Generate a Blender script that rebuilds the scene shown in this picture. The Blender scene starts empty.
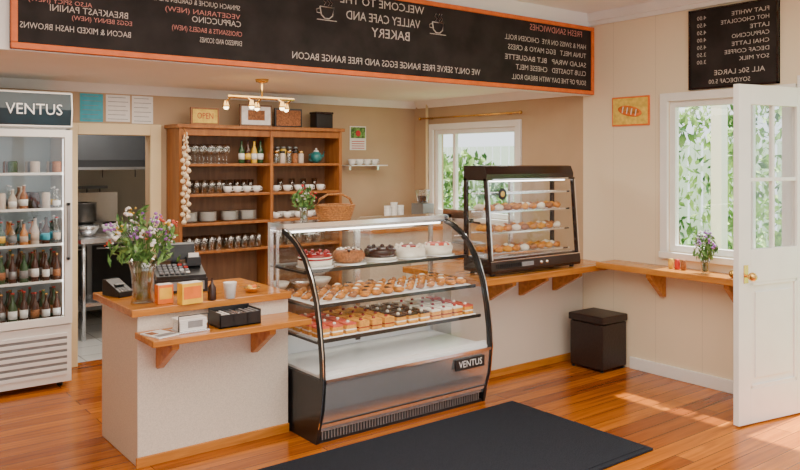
import bpy, math, random
from mathutils import Vector, Matrix, Euler
random.seed(7)
R=random.uniform
F=776.0; HZ=160.0; H=1.6; TH=math.radians(37.7)
S,C=math.sin(TH),math.cos(TH)
def PX(x,Y):
    r=(x-400)/F; return (S*Y+r*C*Y)/(C-r*S)
def PYw(x,X):
    r=(x-400)/F; return (C*X-r*S*X)/(S+r*C)
def dep(X,Y): return S*X+C*Y
def ZZ(y,X,Y): return H-(y-HZ)*dep(X,Y)/F
def onY(x,y,Y):
    X=PX(x,Y); return X,ZZ(y,X,Y)
def onX(x,y,X):
    Y=PYw(x,X); return Y,ZZ(y,X,Y)
def onZ(x,y,z):
    d=(H-z)*F/(y-HZ); l=(x-400)/F*d
    return l*C+d*S, -l*S+d*C

# ---------------- materials
def nmat(name):
    m=bpy.data.materials.new(name); m.use_nodes=True
    n=m.node_tree.nodes; l=m.node_tree.links
    return m,n,l,n['Principled BSDF']
def setc(b,k,v):
    b.inputs[k].default_value=v
def mat(name,col,rough=.5,metal=0,ns=20,amt=.12,bump=0,emit=None,estr=0,spec=.5):
    m,n,l,b=nmat(name)
    tc=n.new('ShaderNodeTexCoord'); no=n.new('ShaderNodeTexNoise'); no.inputs['Scale'].default_value=ns; no.inputs['Detail'].default_value=4
    l.new(tc.outputs['Object'],no.inputs['Vector'])
    rp=n.new('ShaderNodeValToRGB'); rp.color_ramp.elements[0].position=.3; rp.color_ramp.elements[1].position=.7
    rp.color_ramp.elements[0].color=[c*(1-amt) for c in col]+[1]; rp.color_ramp.elements[1].color=[min(1,c*(1+amt)) for c in col]+[1]
    l.new(no.outputs['Fac'],rp.inputs['Fac']); l.new(rp.outputs['Color'],b.inputs['Base Color'])
    setc(b,'Roughness',rough); setc(b,'Metallic',metal); setc(b,'Specular IOR Level',spec)
    if bump:
        bp=n.new('ShaderNodeBump'); bp.inputs['Strength'].default_value=bump; bp.inputs['Distance'].default_value=.01
        l.new(no.outputs['Fac'],bp.inputs['Height']); l.new(bp.outputs['Normal'],b.inputs['Normal'])
    if emit:
        b.inputs['Emission Color'].default_value=(*emit,1); b.inputs['Emission Strength'].default_value=estr
    return m
def wood(name,c1,c2,rough=.35,sc=(3,30,30)):
    m,n,l,b=nmat(name)
    tc=n.new('ShaderNodeTexCoord'); mp=n.new('ShaderNodeMapping'); mp.inputs['Scale'].default_value=sc
    no=n.new('ShaderNodeTexNoise'); no.inputs['Scale'].default_value=1.0; no.inputs['Detail'].default_value=6; no.inputs['Distortion'].default_value=.6
    rp=n.new('ShaderNodeValToRGB'); rp.color_ramp.elements[0].position=.3; rp.color_ramp.elements[1].position=.7
    rp.color_ramp.elements[0].color=(*c1,1); rp.color_ramp.elements[1].color=(*c2,1)
    l.new(tc.outputs['Object'],mp.inputs['Vector']); l.new(mp.outputs['Vector'],no.inputs['Vector'])
    l.new(no.outputs['Fac'],rp.inputs['Fac']); l.new(rp.outputs['Color'],b.inputs['Base Color']); setc(b,'Roughness',rough)
    return m
def floor_mat():
    m,n,l,b=nmat('floor_boards')
    tc=n.new('ShaderNodeTexCoord')
    br=n.new('ShaderNodeTexBrick'); br.inputs['Scale'].default_value=1; br.inputs['Brick Width'].default_value=2.3; br.inputs['Row Height'].default_value=.115
    br.inputs['Mortar Size'].default_value=.002; br.inputs['Color1'].default_value=(.33,.075,.004,1); br.inputs['Color2'].default_value=(.74,.225,.012,1); br.inputs['Mortar'].default_value=(.08,.022,.004,1)
    br.inputs['Bias'].default_value=0; br.offset=.37
    l.new(tc.outputs['Object'],br.inputs['Vector'])
    mp=n.new('ShaderNodeMapping'); mp.inputs['Scale'].default_value=(1.6,26,1); no=n.new('ShaderNodeTexNoise'); no.inputs['Scale'].default_value=1; no.inputs['Detail'].default_value=8; no.inputs['Distortion'].default_value=1
    l.new(tc.outputs['Object'],mp.inputs['Vector']); l.new(mp.outputs['Vector'],no.inputs['Vector'])
    rp=n.new('ShaderNodeValToRGB'); rp.color_ramp.elements[0].position=.3; rp.color_ramp.elements[1].position=.72
    rp.color_ramp.elements[0].color=(.42,.34,.28,1); rp.color_ramp.elements[1].color=(1,1,1,1)
    l.new(no.outputs['Fac'],rp.inputs['Fac'])
    mx=n.new('ShaderNodeMix'); mx.data_type='RGBA'; mx.blend_type='MULTIPLY'; mx.inputs['Factor'].default_value=.85
    l.new(br.outputs['Color'],mx.inputs['A']); l.new(rp.outputs['Color'],mx.inputs['B']); l.new(mx.outputs['Result'],b.inputs['Base Color'])
    setc(b,'Roughness',.2)
    return m
def boardwall(name,col):
    m,n,l,b=nmat(name)
    tc=n.new('ShaderNodeTexCoord'); sp=n.new('ShaderNodeSeparateXYZ'); l.new(tc.outputs['Object'],sp.inputs[0])
    a=n.new('ShaderNodeMath'); a.operation='MULTIPLY'; a.inputs[1].default_value=1/.38; l.new(sp.outputs['Y'],a.inputs[0])
    fr=n.new('ShaderNodeMath'); fr.operation='FRACT'; l.new(a.outputs[0],fr.inputs[0])
    g=n.new('ShaderNodeMath'); g.operation='GREATER_THAN'; g.inputs[1].default_value=.012; l.new(fr.outputs[0],g.inputs[0])
    rp=n.new('ShaderNodeValToRGB'); rp.color_ramp.elements[0].color=[c*.85 for c in col]+[1]; rp.color_ramp.elements[1].color=(*col,1)
    l.new(g.outputs[0],rp.inputs['Fac']); l.new(rp.outputs['Color'],b.inputs['Base Color']); setc(b,'Roughness',.65)
    return m
def tile_mat():
    m,n,l,b=nmat('kitchen_tiles')
    tc=n.new('ShaderNodeTexCoord'); br=n.new('ShaderNodeTexBrick'); br.offset=0
    br.inputs['Scale'].default_value=1; br.inputs['Brick Width'].default_value=.3; br.inputs['Row Height'].default_value=.3; br.inputs['Mortar Size'].default_value=.006
    br.inputs['Color1'].default_value=(.7,.7,.68,1); br.inputs['Color2'].default_value=(.62,.62,.6,1); br.inputs['Mortar'].default_value=(.3,.3,.3,1)
    l.new(tc.outputs['Object'],br.inputs['Vector']); l.new(br.outputs['Color'],b.inputs['Base Color']); setc(b,'Roughness',.3)
    return m
def glass(name,tint=(.97,.98,.98),k=.7,base=0.035,p=4):
    m=bpy.data.materials.new(name); m.use_nodes=True; n=m.node_tree.nodes; l=m.node_tree.links
    n.remove(n['Principled BSDF']); out=n['Material Output']
    t=n.new('ShaderNodeBsdfTransparent'); t.inputs[0].default_value=(*tint,1)
    g=n.new('ShaderNodeBsdfGlossy'); g.inputs['Roughness'].default_value=.02
    f=n.new('ShaderNodeLayerWeight'); f.inputs[0].default_value=.5
    pw=n.new('ShaderNodeMath'); pw.operation='POWER'; pw.inputs[1].default_value=p
    ma=n.new('ShaderNodeMath'); ma.operation='MULTIPLY_ADD'; ma.inputs[1].default_value=k; ma.inputs[2].default_value=base; ma.use_clamp=True
    mx=n.new('ShaderNodeMixShader'); l.new(f.outputs['Facing'],pw.inputs[0]); l.new(pw.outputs[0],ma.inputs[0]); l.new(ma.outputs[0],mx.inputs[0]); l.new(t.outputs[0],mx.inputs[1]); l.new(g.outputs[0],mx.inputs[2]); l.new(mx.outputs[0],out.inputs[0])
    return m
def leafmat(name,c1,c2,ns=9):
    m,n,l,b=nmat(name)
    tc=n.new('ShaderNodeTexCoord'); no=n.new('ShaderNodeTexNoise'); no.inputs['Scale'].default_value=ns
    rp=n.new('ShaderNodeValToRGB'); rp.color_ramp.elements[0].position=.38; rp.color_ramp.elements[1].position=.62
    rp.color_ramp.elements[0].color=(*c1,1); rp.color_ramp.elements[1].color=(*c2,1)
    l.new(tc.outputs['Object'],no.inputs['Vector']); l.new(no.outputs['Fac'],rp.inputs['Fac']); l.new(rp.outputs['Color'],b.inputs['Base Color']); setc(b,'Roughness',.6)
    return m

M={}
M['floor']=floor_mat(); M['tile']=tile_mat()
M['cream']=boardwall('cream_wall_boards',(.86,.73,.53))
M['creamp']=mat('cream_wall_paint',(.84,.76,.62),.7,ns=3,amt=.03)
M['taupe']=mat('taupe_wall_paint',(.52,.37,.23),.7,ns=3,amt=.05)
M['ceil']=mat('ceiling_paint',(.90,.89,.86),.8,ns=3,amt=.02)
M['white']=mat('white_gloss_paint',(.88,.87,.84),.4,ns=6,amt=.03)
M['yellowtrim']=mat('cream_trim_paint',(.84,.68,.40),.45,ns=6,amt=.03)
M['panel']=mat('counter_laminate',(.72,.64,.54),.5,ns=180,amt=.12)
M['ply']=wood('counter_wood',(.40,.135,.016),(.62,.24,.038),.2)
M['plyY']=wood('shelf_wood',(.46,.165,.025),(.66,.29,.06),.2,(30,3,30))
M['hutch']=wood('hutch_pine',(.24,.08,.016),(.40,.15,.035),.35,(25,25,3))
M['hutchd']=wood('hutch_back',(.16,.075,.035),(.24,.12,.055),.5,(25,25,3))
M['black']=mat('black_powdercoat',(.010,.010,.011),.28,amt=.2)
M['dbrown']=mat('dark_brown_enamel',(.022,.010,.008),.2,amt=.2)
M['steel']=mat('brushed_steel',(.80,.80,.82),.24,.85,ns=8,amt=.04)
M['dsteel']=mat('dull_steel',(.30,.31,.32),.4,.8,ns=8,amt=.1)
M['hoods']=mat('hood_dark_steel',(.022,.024,.027),.5,.0,ns=8,amt=.1)
M['chrome']=mat('chrome',(.85,.85,.87),.12,1,amt=.02)
M['int']=mat('case_interior_white',(.86,.86,.86),.25,ns=5,amt=.02)
M['glass']=glass('thin_glass')
M['gware']=glass('glassware',(.93,.96,.96),1.0,.14,1.6)
M['shelfg']=glass('shelf_glass',(.96,.98,.97),.6,.04)
M['mat']=mat('doormat_carpet',(.026,.029,.038),.95,ns=260,amt=.7,bump=.5,spec=.1)
M['board']=mat('chalkboard',(.024,.019,.018),.7,ns=6,amt=.4,spec=.2)
M['orange']=mat('orange_board_frame',(.72,.15,.02),.5,amt=.12)
M['chalk']=mat('chalk_white',(.54,.48,.44),.9,ns=60,amt=.25)
M['chalkr']=mat('chalk_pink',(.54,.22,.19),.9,ns=60,amt=.2)
M['blackbox']=mat('black_leatherette',(.020,.010,.008),.4,ns=60,amt=.3,bump=.2)
M['grn']=leafmat('leaf_green',(.035,.12,.02),(.22,.40,.10),40)
M['hedge']=leafmat('garden_foliage',(.02,.11,.015),(.42,.62,.18),3.5)
M['grass']=mat('lawn',(.14,.30,.07),.9,ns=20,amt=.4)
M['purple']=mat('petal_purple',(.36,.14,.50),.6); M['pwhite']=mat('petal_white',(.9,.87,.85),.6); M['pred']=mat('petal_red',(.6,.03,.04),.5); M['pyel']=mat('petal_yellow',(.8,.50,.05),.5)
M['stem']=mat('stem_green',(.08,.22,.04),.6)
M['choc']=mat('chocolate',(.035,.010,.006),.25,ns=30); M['cherry']=mat('cherry_glaze',(.28,.006,.006),.15,ns=30,amt=.3)
M['cream2']=mat('whipped_cream',(.86,.79,.66),.5,ns=30,amt=.05); M['sponge']=mat('sponge_cake',(.70,.30,.035),.8,ns=60,amt=.25,bump=.3)
M['pastry']=mat('baked_pastry',(.54,.19,.02),.4,ns=35,amt=.5,bump=.3); M['pink']=mat('pink_icing',(.66,.09,.05),.4)
M['nut']=mat('nut_topping',(.32,.115,.035),.6,ns=80,amt=.5,bump=.4)
M['wicker']=mat('wicker',(.42,.17,.04),.6,ns=90,amt=.4,bump=.6)
M['porc']=mat('porcelain',(.84,.83,.80),.2,amt=.03)
M['amber']=mat('amber_bottle_glass',(.06,.018,.008),.1,amt=.2); M['greenb']=mat('green_bottle_glass',(.02,.07,.02),.1)
M['teal']=mat('teal_glaze',(.03,.20,.20),.3); M['tealp']=mat('teal_paper',(.06,.42,.55),.7)
M['paper']=mat('paper_white',(.88,.87,.85),.8,amt=.03); M['yel']=mat('yellow_card',(.90,.50,.02),.5); M['orc']=mat('orange_card',(.85,.18,.01),.5); M['redc']=mat('red_card',(.55,.03,.02),.5)
M['brass']=mat('brass',(.70,.42,.12),.25,.9); M['bulb']=mat('lamp_glow',(1,.85,.6),.4,emit=(1,.78,.45),estr=9)
M['garlic']=mat('garlic_skin',(.78,.62,.42),.5,ns=40,amt=.2)
M['screen']=mat('fridge_header_print',(.006,.028,.042),.3,ns=3,amt=.6)
M['led']=mat('led_strip',(1,1,1),.4,emit=(1,.96,.90),estr=8.0)
M['fint']=mat('fridge_interior',(.50,.60,.62),.4,amt=.02)
M['silvertext']=mat('white_print',(.9,.9,.9),.4)
M['darkgap']=mat('dark_grille',(.01,.01,.01),.6)
M['key']=mat('grey_plastic',(.25,.25,.26),.5)
M['water']=glass('vase_water',(.88,.94,.88),.5,.03)
M['poster']=mat('poster_yellow',(.88,.58,.10),.7,ns=25,amt=.25)
M['juice']=mat('juice_orange',(.60,.22,.04),.3); M['milkc']=mat('milk_drink',(.60,.50,.42),.3)

class MB:
    def __init__(s,name,parent=None):
        s.name=name; s.v=[]; s.f=[]; s.mi=[]; s.sm=[]; s.mats=[]; s.T=Matrix.Identity(4); s.parent=parent
    def m(s,k):
        k=M[k]
        if k not in s.mats: s.mats.append(k)
        return s.mats.index(k)
    def add(s,vs,fs,k,smooth=False):
        o=len(s.v); i=s.m(k)
        s.v+= [tuple(s.T@Vector(p)) for p in vs]
        for f in fs: s.f.append([a+o for a in f]); s.mi.append(i); s.sm.append(smooth)
        return s
    def box(s,x0,x1,y0,y1,z0,z1,k):
        if x0>x1:x0,x1=x1,x0
        if y0>y1:y0,y1=y1,y0
        if z0>z1:z0,z1=z1,z0
        vs=[(x0,y0,z0),(x1,y0,z0),(x1,y1,z0),(x0,y1,z0),(x0,y0,z1),(x1,y0,z1),(x1,y1,z1),(x0,y1,z1)]
        return s.add(vs,[(0,3,2,1),(4,5,6,7),(0,1,5,4),(1,2,6,5),(2,3,7,6),(3,0,4,7)],k)
    def prismX(s,prof,x0,x1,k,smooth=False):
        n=len(prof); vs=[(x0,y,z) for y,z in prof]+[(x1,y,z) for y,z in prof]
        fs=[(i,(i+1)%n,(i+1)%n+n,i+n) for i in range(n)]+[tuple(range(n))[::-1],tuple(range(n,2*n))]
        return s.add(vs,fs,k,smooth)
    def prismY(s,prof,y0,y1,k):
        n=len(prof); vs=[(x,y0,z) for x,z in prof]+[(x,y1,z) for x,z in prof]
        fs=[(i,(i+1)%n,(i+1)%n+n,i+n) for i in range(n)]+[tuple(range(n))[::-1],tuple(range(n,2*n))]
        return s.add(vs,fs,k)
    def lathe(s,prof,c,k,seg=20,smooth=True,sx=1,sy=1):
        vs=[];n=len(prof)
        for i in range(seg):
            a=2*math.pi*i/seg
            for r,z in prof: vs.append((c[0]+sx*r*math.cos(a),c[1]+sy*r*math.sin(a),c[2]+z))
        fs=[]
        for i in range(seg):
            j=(i+1)%seg
            for q in range(n-1): fs.append((i*n+q,j*n+q,j*n+q+1,i*n+q+1))
        if prof[0][0]>1e-5: fs.append(tuple(i*n for i in range(seg))[::-1])
        if prof[-1][0]>1e-5: fs.append(tuple(i*n+n-1 for i in range(seg)))
        return s.add(vs,fs,k,smooth)
    def cyl(s,c,r,h,k,seg=20,r2=None):
        return s.lathe([(r,0),(r if r2 is None else r2,h)],c,k,seg)
    def ball(s,c,r,k,sz=(1,1,1),seg=12,rings=8):
        pr=[(r*math.sin(math.pi*i/rings)+1e-6,-r*sz[2]*math.cos(math.pi*i/rings)) for i in range(rings+1)]
        return s.lathe(pr,c,k,seg,True,sz[0],sz[1])
    def tube(s,pts,r,k,seg=8):
        pts=[Vector(p) for p in pts]; vs=[]; n=len(pts)
        rr=r if isinstance(r,(list,tuple)) else [r]*n
        for i,p in enumerate(pts):
            t=(pts[min(i+1,n-1)]-pts[max(i-1,0)]).normalized()
            u=t.cross(Vector((0,0,1)) if abs(t.z)<.9 else Vector((1,0,0))).normalized(); w=t.cross(u)
            for j in range(seg):
                a=2*math.pi*j/seg; vs.append(tuple(p+(u*math.cos(a)+w*math.sin(a))*rr[i]))
        fs=[]
        for i in range(n-1):
            for j in range(seg):
                j2=(j+1)%seg; fs.append((i*seg+j,i*seg+j2,(i+1)*seg+j2,(i+1)*seg+j))
        fs.append(tuple(range(seg))[::-1]); fs.append(tuple(range((n-1)*seg,n*seg)))
        return s.add(vs,fs,k,True)
    def torus(s,c,R0,r,k,seg=24,rs=10,sz=1):
        vs=[];fs=[]
        for i in range(seg):
            a=2*math.pi*i/seg
            for j in range(rs):
                b=2*math.pi*j/rs; q=R0+r*math.cos(b); vs.append((c[0]+q*math.cos(a),c[1]+q*math.sin(a),c[2]+r*math.sin(b)*sz))
        for i in range(seg):
            for j in range(rs):
                fs.append((i*rs+j,((i+1)%seg)*rs+j,((i+1)%seg)*rs+(j+1)%rs,i*rs+(j+1)%rs))
        return s.add(vs,fs,k,True)
    def leaf(s,c,size,k,el=1.6):
        e=Euler((R(0,6.3),R(0,6.3),R(0,6.3))).to_matrix()
        ps=[(-el*size,0,0),(-.3*size,.5*size,.1*size),(el*size,0,0),(-.3*size,-.5*size,.1*size)]
        return s.add([tuple(Vector(c)+e@Vector(p)) for p in ps],[(0,1,2,3)],k)
    def done(s,bevel=0):
        me=bpy.data.meshes.new(s.name); me.from_pydata(s.v,[],s.f); 
        for m_ in s.mats: me.materials.append(m_)
        me.polygons.foreach_set('material_index',s.mi); me.polygons.foreach_set('use_smooth',s.sm); me.update()
        o=bpy.data.objects.new(s.name,me); bpy.context.scene.collection.objects.link(o)
        if s.parent: o.parent=s.parent
        if bevel:
            b=o.modifiers.new('bevel','BEVEL'); b.width=bevel; b.segments=2; b.limit_method='ANGLE'; b.angle_limit=math.radians(50)
        s.T=Matrix.Identity(4)
        return o
def text(parent,st,loc,w,h,k,face='Y',mirror=False,name='lettering'):
    cu=bpy.data.curves.new(name,'FONT'); cu.body=st; cu.align_x='CENTER'; cu.align_y='CENTER'; cu.size=1; cu.resolution_u=2; cu.space_line=.8
    o=bpy.data.objects.new(name,cu); bpy.context.scene.collection.objects.link(o); cu.materials.append(M[k])
    bpy.context.view_layer.update()
    dx,dy=max(o.dimensions.x,.01),max(o.dimensions.y,.01)
    o.scale=((-1 if mirror else 1)*w/dx,h/dy,1)
    o.rotation_euler=(math.pi/2,0,0 if face=='Y' else -math.pi/2)
    o.location=loc; o.parent=parent
    return o

WX=5.06; BY=6.3; CZ=2.78; KZ=2.2; HY=4.02
# ---------------- shell
MB('floor').box(-2,WX+.12,-1.6,BY+.1,-.06,0,'floor').done()
MB('ceiling').box(-2,WX+.12,-1.6,HY+.08,CZ,CZ+.06,'ceil').box(-2,WX+.12,HY+.08,BY+.1,KZ,KZ+.06,'ceil').done()
def wallY(b,X0,X1,y0,y1,z1,ops,k):
    ys=y0
    for (a,c,za,zb) in sorted(ops):
        b.box(X0,X1,ys,a,0,z1,k)
        if za>0: b.box(X0,X1,a,c,0,za,k)
        b.box(X0,X1,a,c,zb,z1,k); ys=c
    b.box(X0,X1,ys,y1,0,z1,k)
W2=(2.44,3.31,.93,2.03); W1=(4.84,5.98,1.06,1.90); D1=(1.05,2.31,0,2.08)
w=MB('wall_right'); wallY(w,WX,WX+.12,-1.6,HY+.08,CZ,[W2,D1],'cream'); wallY(w,WX,WX+.12,HY+.08,BY+.1,KZ+.06,[W1],'taupe'); w.done()
w=MB('wall_back')
DX0,DX1,DZ=1.70,2.27,1.80
w.box(-2,DX0,BY,BY+.1,0,KZ,'taupe').box(DX1,WX,BY,BY+.1,0,KZ,'taupe').box(DX0,DX1,BY,BY+.1,DZ,KZ,'taupe').done()
MB('wall_left').box(-2.1,-2,-1.6,BY+.1,0,CZ,'creamp').done()
w=MB('wall_front');  # unseen wall behind camera, wide openings shaped to let sky light in
w.box(-2,WX,-1.7,-1.6,0,.4,'creamp').box(-2,WX,-1.7,-1.6,2.5,CZ,'creamp')
for x in (-2,.3,2.6,4.9): w.box(x,x+.16,-1.7,-1.6,.4,2.5,'white')
w.done()
MB('wall_header').box(-2,WX,HY,HY+.08,2.12,CZ,'ceil').done()
MB('trim_1').box(WX-.05,WX,-1.6,HY,CZ-.07,CZ,'white').box(WX-.025,WX,-1.6,HY,CZ-.10,CZ-.07,'white').done()
MB('trim_2').prismX([(BY,KZ),(BY,KZ-.07),(BY-.02,KZ-.07),(BY-.07,KZ)],-2,WX,'white').done()
MB('trim_3').prismY([(WX,KZ),(WX,KZ-.07),(WX-.02,KZ-.07),(WX-.07,KZ)],HY+.09,BY-.07,'white').done()
MB('baseboard_right').box(WX-.02,WX,2.38,3.64,0,.09,'white').done(.004)
t=MB('trim_4'); t.box(DX1,DX1+.09,BY-.025,BY,0,DZ+.09,'yellowtrim').box(DX0-.08,DX0,BY-.025,BY,0,DZ+.09,'yellowtrim').box(DX0,DX1,BY-.025,BY,DZ,DZ+.09,'yellowtrim').done(.004)
# back room
MB('floor_kitchen').box(.9,3.3,BY+.1,9.0,-.06,0,'tile').done()
w=MB('wall_kitchen'); w.box(.9,3.3,9,9.1,0,2.4,'creamp').box(.8,.9,BY+.1,9.1,0,2.4,'creamp').box(3.3,3.4,BY+.1,9.1,0,2.4,'creamp').done()
MB('ceiling_kitchen').box(.8,3.4,BY+.1,9.1,2.4,2.46,'ceil').done()
h=MB('range_hood'); h.prismX([(7.3,1.52),(7.3,1.60),(7.42,2.05),(8.5,2.05),(8.5,1.52),(8.45,1.52),(8.45,1.56),(7.35,1.56)],1.3,3.0,'hoods'); h.box(1.3,3.0,7.285,7.305,1.51,1.535,'dsteel')
h.box(1.4,2.9,7.4,8.4,1.56,1.58,'darkgap').box(2.0,2.5,7.9,8.4,2.05,2.4,'steel')
for x in (1.9,2.2,2.5): h.tube([(x,7.32,1.52),(x,7.32,1.44)],.004,'black',6)
h.done()
st=MB('kitchen_stove'); st.box(1.75,2.75,8.0,8.7,.1,.92,'dsteel').box(1.75,2.75,8.62,8.7,.92,1.25,'steel').box(1.8,2.25,7.985,8,.2,.75,'black').box(2.3,2.7,7.985,8,.2,.75,'black')
for x in (1.9,2.15,2.4,2.6): st.ball((x,7.98,.84),.025,'black'); 
st.tube([(1.85,7.95,.72),(2.2,7.95,.72)],.01,'chrome').tube([(2.33,7.95,.72),(2.67,7.95,.72)],.01,'chrome')
for x in (1.95,2.3,2.6): st.torus((x,8.3,.94),.09,.012,'black')
for x,y in ((1.8,8.05),(2.7,8.05),(1.8,8.65),(2.7,8.65)): st.cyl((x,y,0),.025,.1,'black',8)
st.done()
p=MB('stock_pot'); p.lathe([(.12,0),(.13,.02),(.13,.2),(.14,.205),(.12,.21),(.115,.02)],(2.3,8.3,.955),'steel').torus((2.17,8.3,1.12),.025,.006,'chrome').done()
b=MB('prep_bench'); b.box(1.95,2.62,7.1,7.6,.86,.9,'steel').box(1.98,2.60,7.12,7.58,.3,.33,'steel')
for x in (1.98,2.58):
    for y in (7.13,7.57): b.cyl((x,y,0),.018,.86,'steel',10)
b.done()
p=MB('kitchen_bowls')
for i,x in enumerate((2.08,2.30,2.5)): p.lathe([(.04,0),(.08,.05),(.10,.10),(.095,.10),(.075,.05),(.0001,.01)],(x,7.35,.901),'porc' if i%2 else 'steel')
p.done()
b=MB('oven_unit'); b.box(1.40,1.86,7.0,7.6,.1,.95,'dsteel').box(1.86,1.872,7.04,7.56,.2,.6,'black').box(1.86,1.872,7.04,7.56,.66,.9,'black').tube([(1.89,7.08,.62),(1.89,7.52,.62)],.01,'chrome').box(1.42,1.84,7.02,7.58,.0,.1,'black')
for i in range(4): b.ball((1.88,7.12+i*.12,.84),.02,'redc')
b.done(.004)
b=MB('utensil_rack'); b.box(1.75,2.75,8.96,9.0,1.28,1.31,'dsteel')
for i in range(7): b.tube([(1.82+i*.14,8.95,1.28),(1.82+i*.14,8.95,1.08)],.006,'black',6).ball((1.82+i*.14,8.95,1.05),.03,'dsteel',(1,.3,1.2),10,6)
b.done()
# ---------------- windows
def windowX(name,w,mull_y=(),mull_z=(),case=.06):
    y0,y1,z0,z1=w; b=MB(name)
    b.box(WX-.025,WX,y0-case,y0,z0-case,z1+case,'white').box(WX-.025,WX,y1,y1+case,z0-case,z1+case,'white').box(WX-.025,WX,y0,y1,z1,z1+case,'white').box(WX-.04,WX,y0-case,y1+case,z0-.05,z0-.005,'white')
    x0,x1=WX+.01,WX+.06; s=.045
    b.box(x0,x1,y0,y0+s,z0,z1,'white').box(x0,x1,y1-s,y1,z0,z1,'white').box(x0,x1,y0+s,y1-s,z0,z0+s,'white').box(x0,x1,y0+s,y1-s,z1-s,z1,'white')
    for m in mull_y: b.box(x0+.005,x1-.005,m-.018,m+.018,z0+s,z1-s,'white')
    for m in mull_z: b.box(x0+.008,x1-.008,y0+s,y1-s,m-.012,m+.012,'white')
    b.box(x0+.02,x0+.024,y0+s,y1-s,z0+s,z1-s,'glass')
    return b.done(.003)
windowX('window_1',W1,(5.70,))
windowX('window_2',W2,(2.70,))
t=MB('trim_5'); t.box(WX-.025,WX,D1[1],D1[1]+.06,0,2.14,'white').box(WX-.025,WX,D1[0]-.06,D1[0],0,2.14,'white').box(WX-.025,WX,D1[0],D1[1],2.08,2.14,'white').done(.003)
def door():
    b=MB('door_1'); W=.61; T=.04; Z=2.055; z0=.01; st=.105; sh=.075
    a=Vector((5.03,2.335)); f=Vector((4.45,2.44)); d=(f-a).normalized()
    b.T=Matrix(((d.x,-d.y,0,a.x),(d.y,d.x,0,a.y),(0,0,1,0),(0,0,0,1)))
    t=T/2
    b.box(0,sh,-t,t,z0,Z,'white').box(W-st,W,-t,t,z0,Z,'white').box(sh,W-st,-t,t,Z-.12,Z,'white').box(sh,W-st,-t,t,z0,.22,'white').box(sh,W-st,-t,t,.86,1.06,'white')
    b.box(sh,W-st,-.008,.008,.22,.86,'white')
    for s in (-1,1):
        b.box(sh+.05,W-st-.05,s*.008,s*.016,.28,.80,'white')
        b.box(sh,sh+.02,s*.008,s*.018,.22,.86,'white').box(W-st-.02,W-st,s*.008,s*.018,.22,.86,'white').box(sh,W-st,s*.008,s*.018,.22,.24,'white').box(sh,W-st,s*.008,s*.018,.84,.86,'white')
    b.box((W-.05)/2,(W-.01)/2,-.014,.014,1.06,Z-.12,'white').box(sh,W-st,-.013,.013,1.47,1.492,'white')
    b.box(sh,W-st,-.003,.003,1.06,Z-.12,'glass')
    for s in (-1,1):
        b.tube([(W-.06,s*.02,.905),(W-.06,s*.055,.905)],.009,'brass'); b.ball((W-.06,s*.068,.905),.027,'brass'); b.box(W-.08,W-.04,s*.02,s*.024,.86,.97,'brass')
    b.done(.003)
door()
# ---------------- menu boards
sy=HY-.03; X0,X1=.78,WX-.005; z0,z1=2.125,2.665
o=MB('chalkboard_menu_sign'); o.box(X0,X1,sy+.004,HY,z0,z1,'board'); f=.03
o.box(X0,X1,sy-.008,HY,z0,z0+f,'orange').box(X0,X1,sy-.008,HY,z1-f,z1,'orange').box(X0,X0+f,sy-.008,HY,z0+f,z1-f,'orange').box(X1-f,X1,sy-.008,HY,z0+f,z1-f,'orange')
sign=o.done(.004)
def btext(st,xa,xb,yc,hp,k='chalk'):
    xm=(xa+xb)/2; Xa,_=onY(xa,yc,sy); Xb,_=onY(xb,yc,sy); Xm,zm=onY(xm,yc,sy); hh=hp*dep(Xm,sy)/F
    text(sign,st,((Xa+Xb)/2,sy,zm),abs(Xb-Xa),hh,k,'Y',True)
btext('ALSO SPICY (NEW)',28,92,2,6,'chalkr'); btext('BREAKFAST PANINI',50,128,12,6.5); btext('EGGS BENNY (NEW)',72,132,21,6,'chalkr'); btext('BACON & MIXED HASH BROWNS',20,131,30,6)
btext('SPINACH QUICHE & GARDEN SALAD',152,240,3,6); btext('VEGETARIAN (NEW)',165,240,13,6.5,'chalkr'); btext('CAPPUCCINO',192,241,22,6); btext('CROISSANTS & BAGELS (NEW)',172,242,31,6.5,'chalkr'); btext('EXPRESSO AND SCONES',200,242,42,5)
btext('WELCOME TO THE',340,424,5,8); btext('VALLEY CAFE AND',346,420,20,8.5); btext('BAKERY',372,410,35,9)
btext('WE ONLY SERVE FREE RANGE EGGS AND FREE RANGE BACON',292,480,64,6.5)
btext('FRESH SANDWICHES',530,582,31,6,'chalkr'); 
for i,sx in enumerate(['HAM & SWISS ON RYE  CHICKEN ROLL','TUNA MELT   EGG MAYO & CRESS','SALAD WRAP   BLT BAGUETTE','CLUB TOASTED   CHEESE MELT','SOUP OF THE DAY WITH BREAD ROLL']):
    btext(sx,(505,508,505,516,512)[i],586,42+i*9.5,5,'chalk')
def cup(px,py):
    X,z=onY(px,py,sy); g=MB('chalk_cup_drawing',sign); y=sy
    g.tube([(X-.05,y,z+.03),(X-.04,y,z-.02),(X-.015,y,z-.04),(X+.015,y,z-.04),(X+.04,y,z-.02),(X+.05,y,z+.03),(X-.05,y,z+.03)],.004,'chalk',5)
    g.tube([(X-.05,y,z+.02),(X-.075,y,z+.01),(X-.07,y,z-.01),(X-.045,y,z-.01)],.003,'chalk',5); g.tube([(X-.07,y,z-.05),(X+.07,y,z-.05)],.003,'chalk',5)
    for q in (-.02,.01,.03): g.tube([(X+q,y,z+.04),(X+q+.012,y,z+.055),(X+q-.008,y,z+.07),(X+q+.005,y,z+.09)],.0025,'chalk',5)
    g.done()
cup(327,12); cup(438,27)
by0,by1=2.49,3.135; bz=2.10
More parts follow.
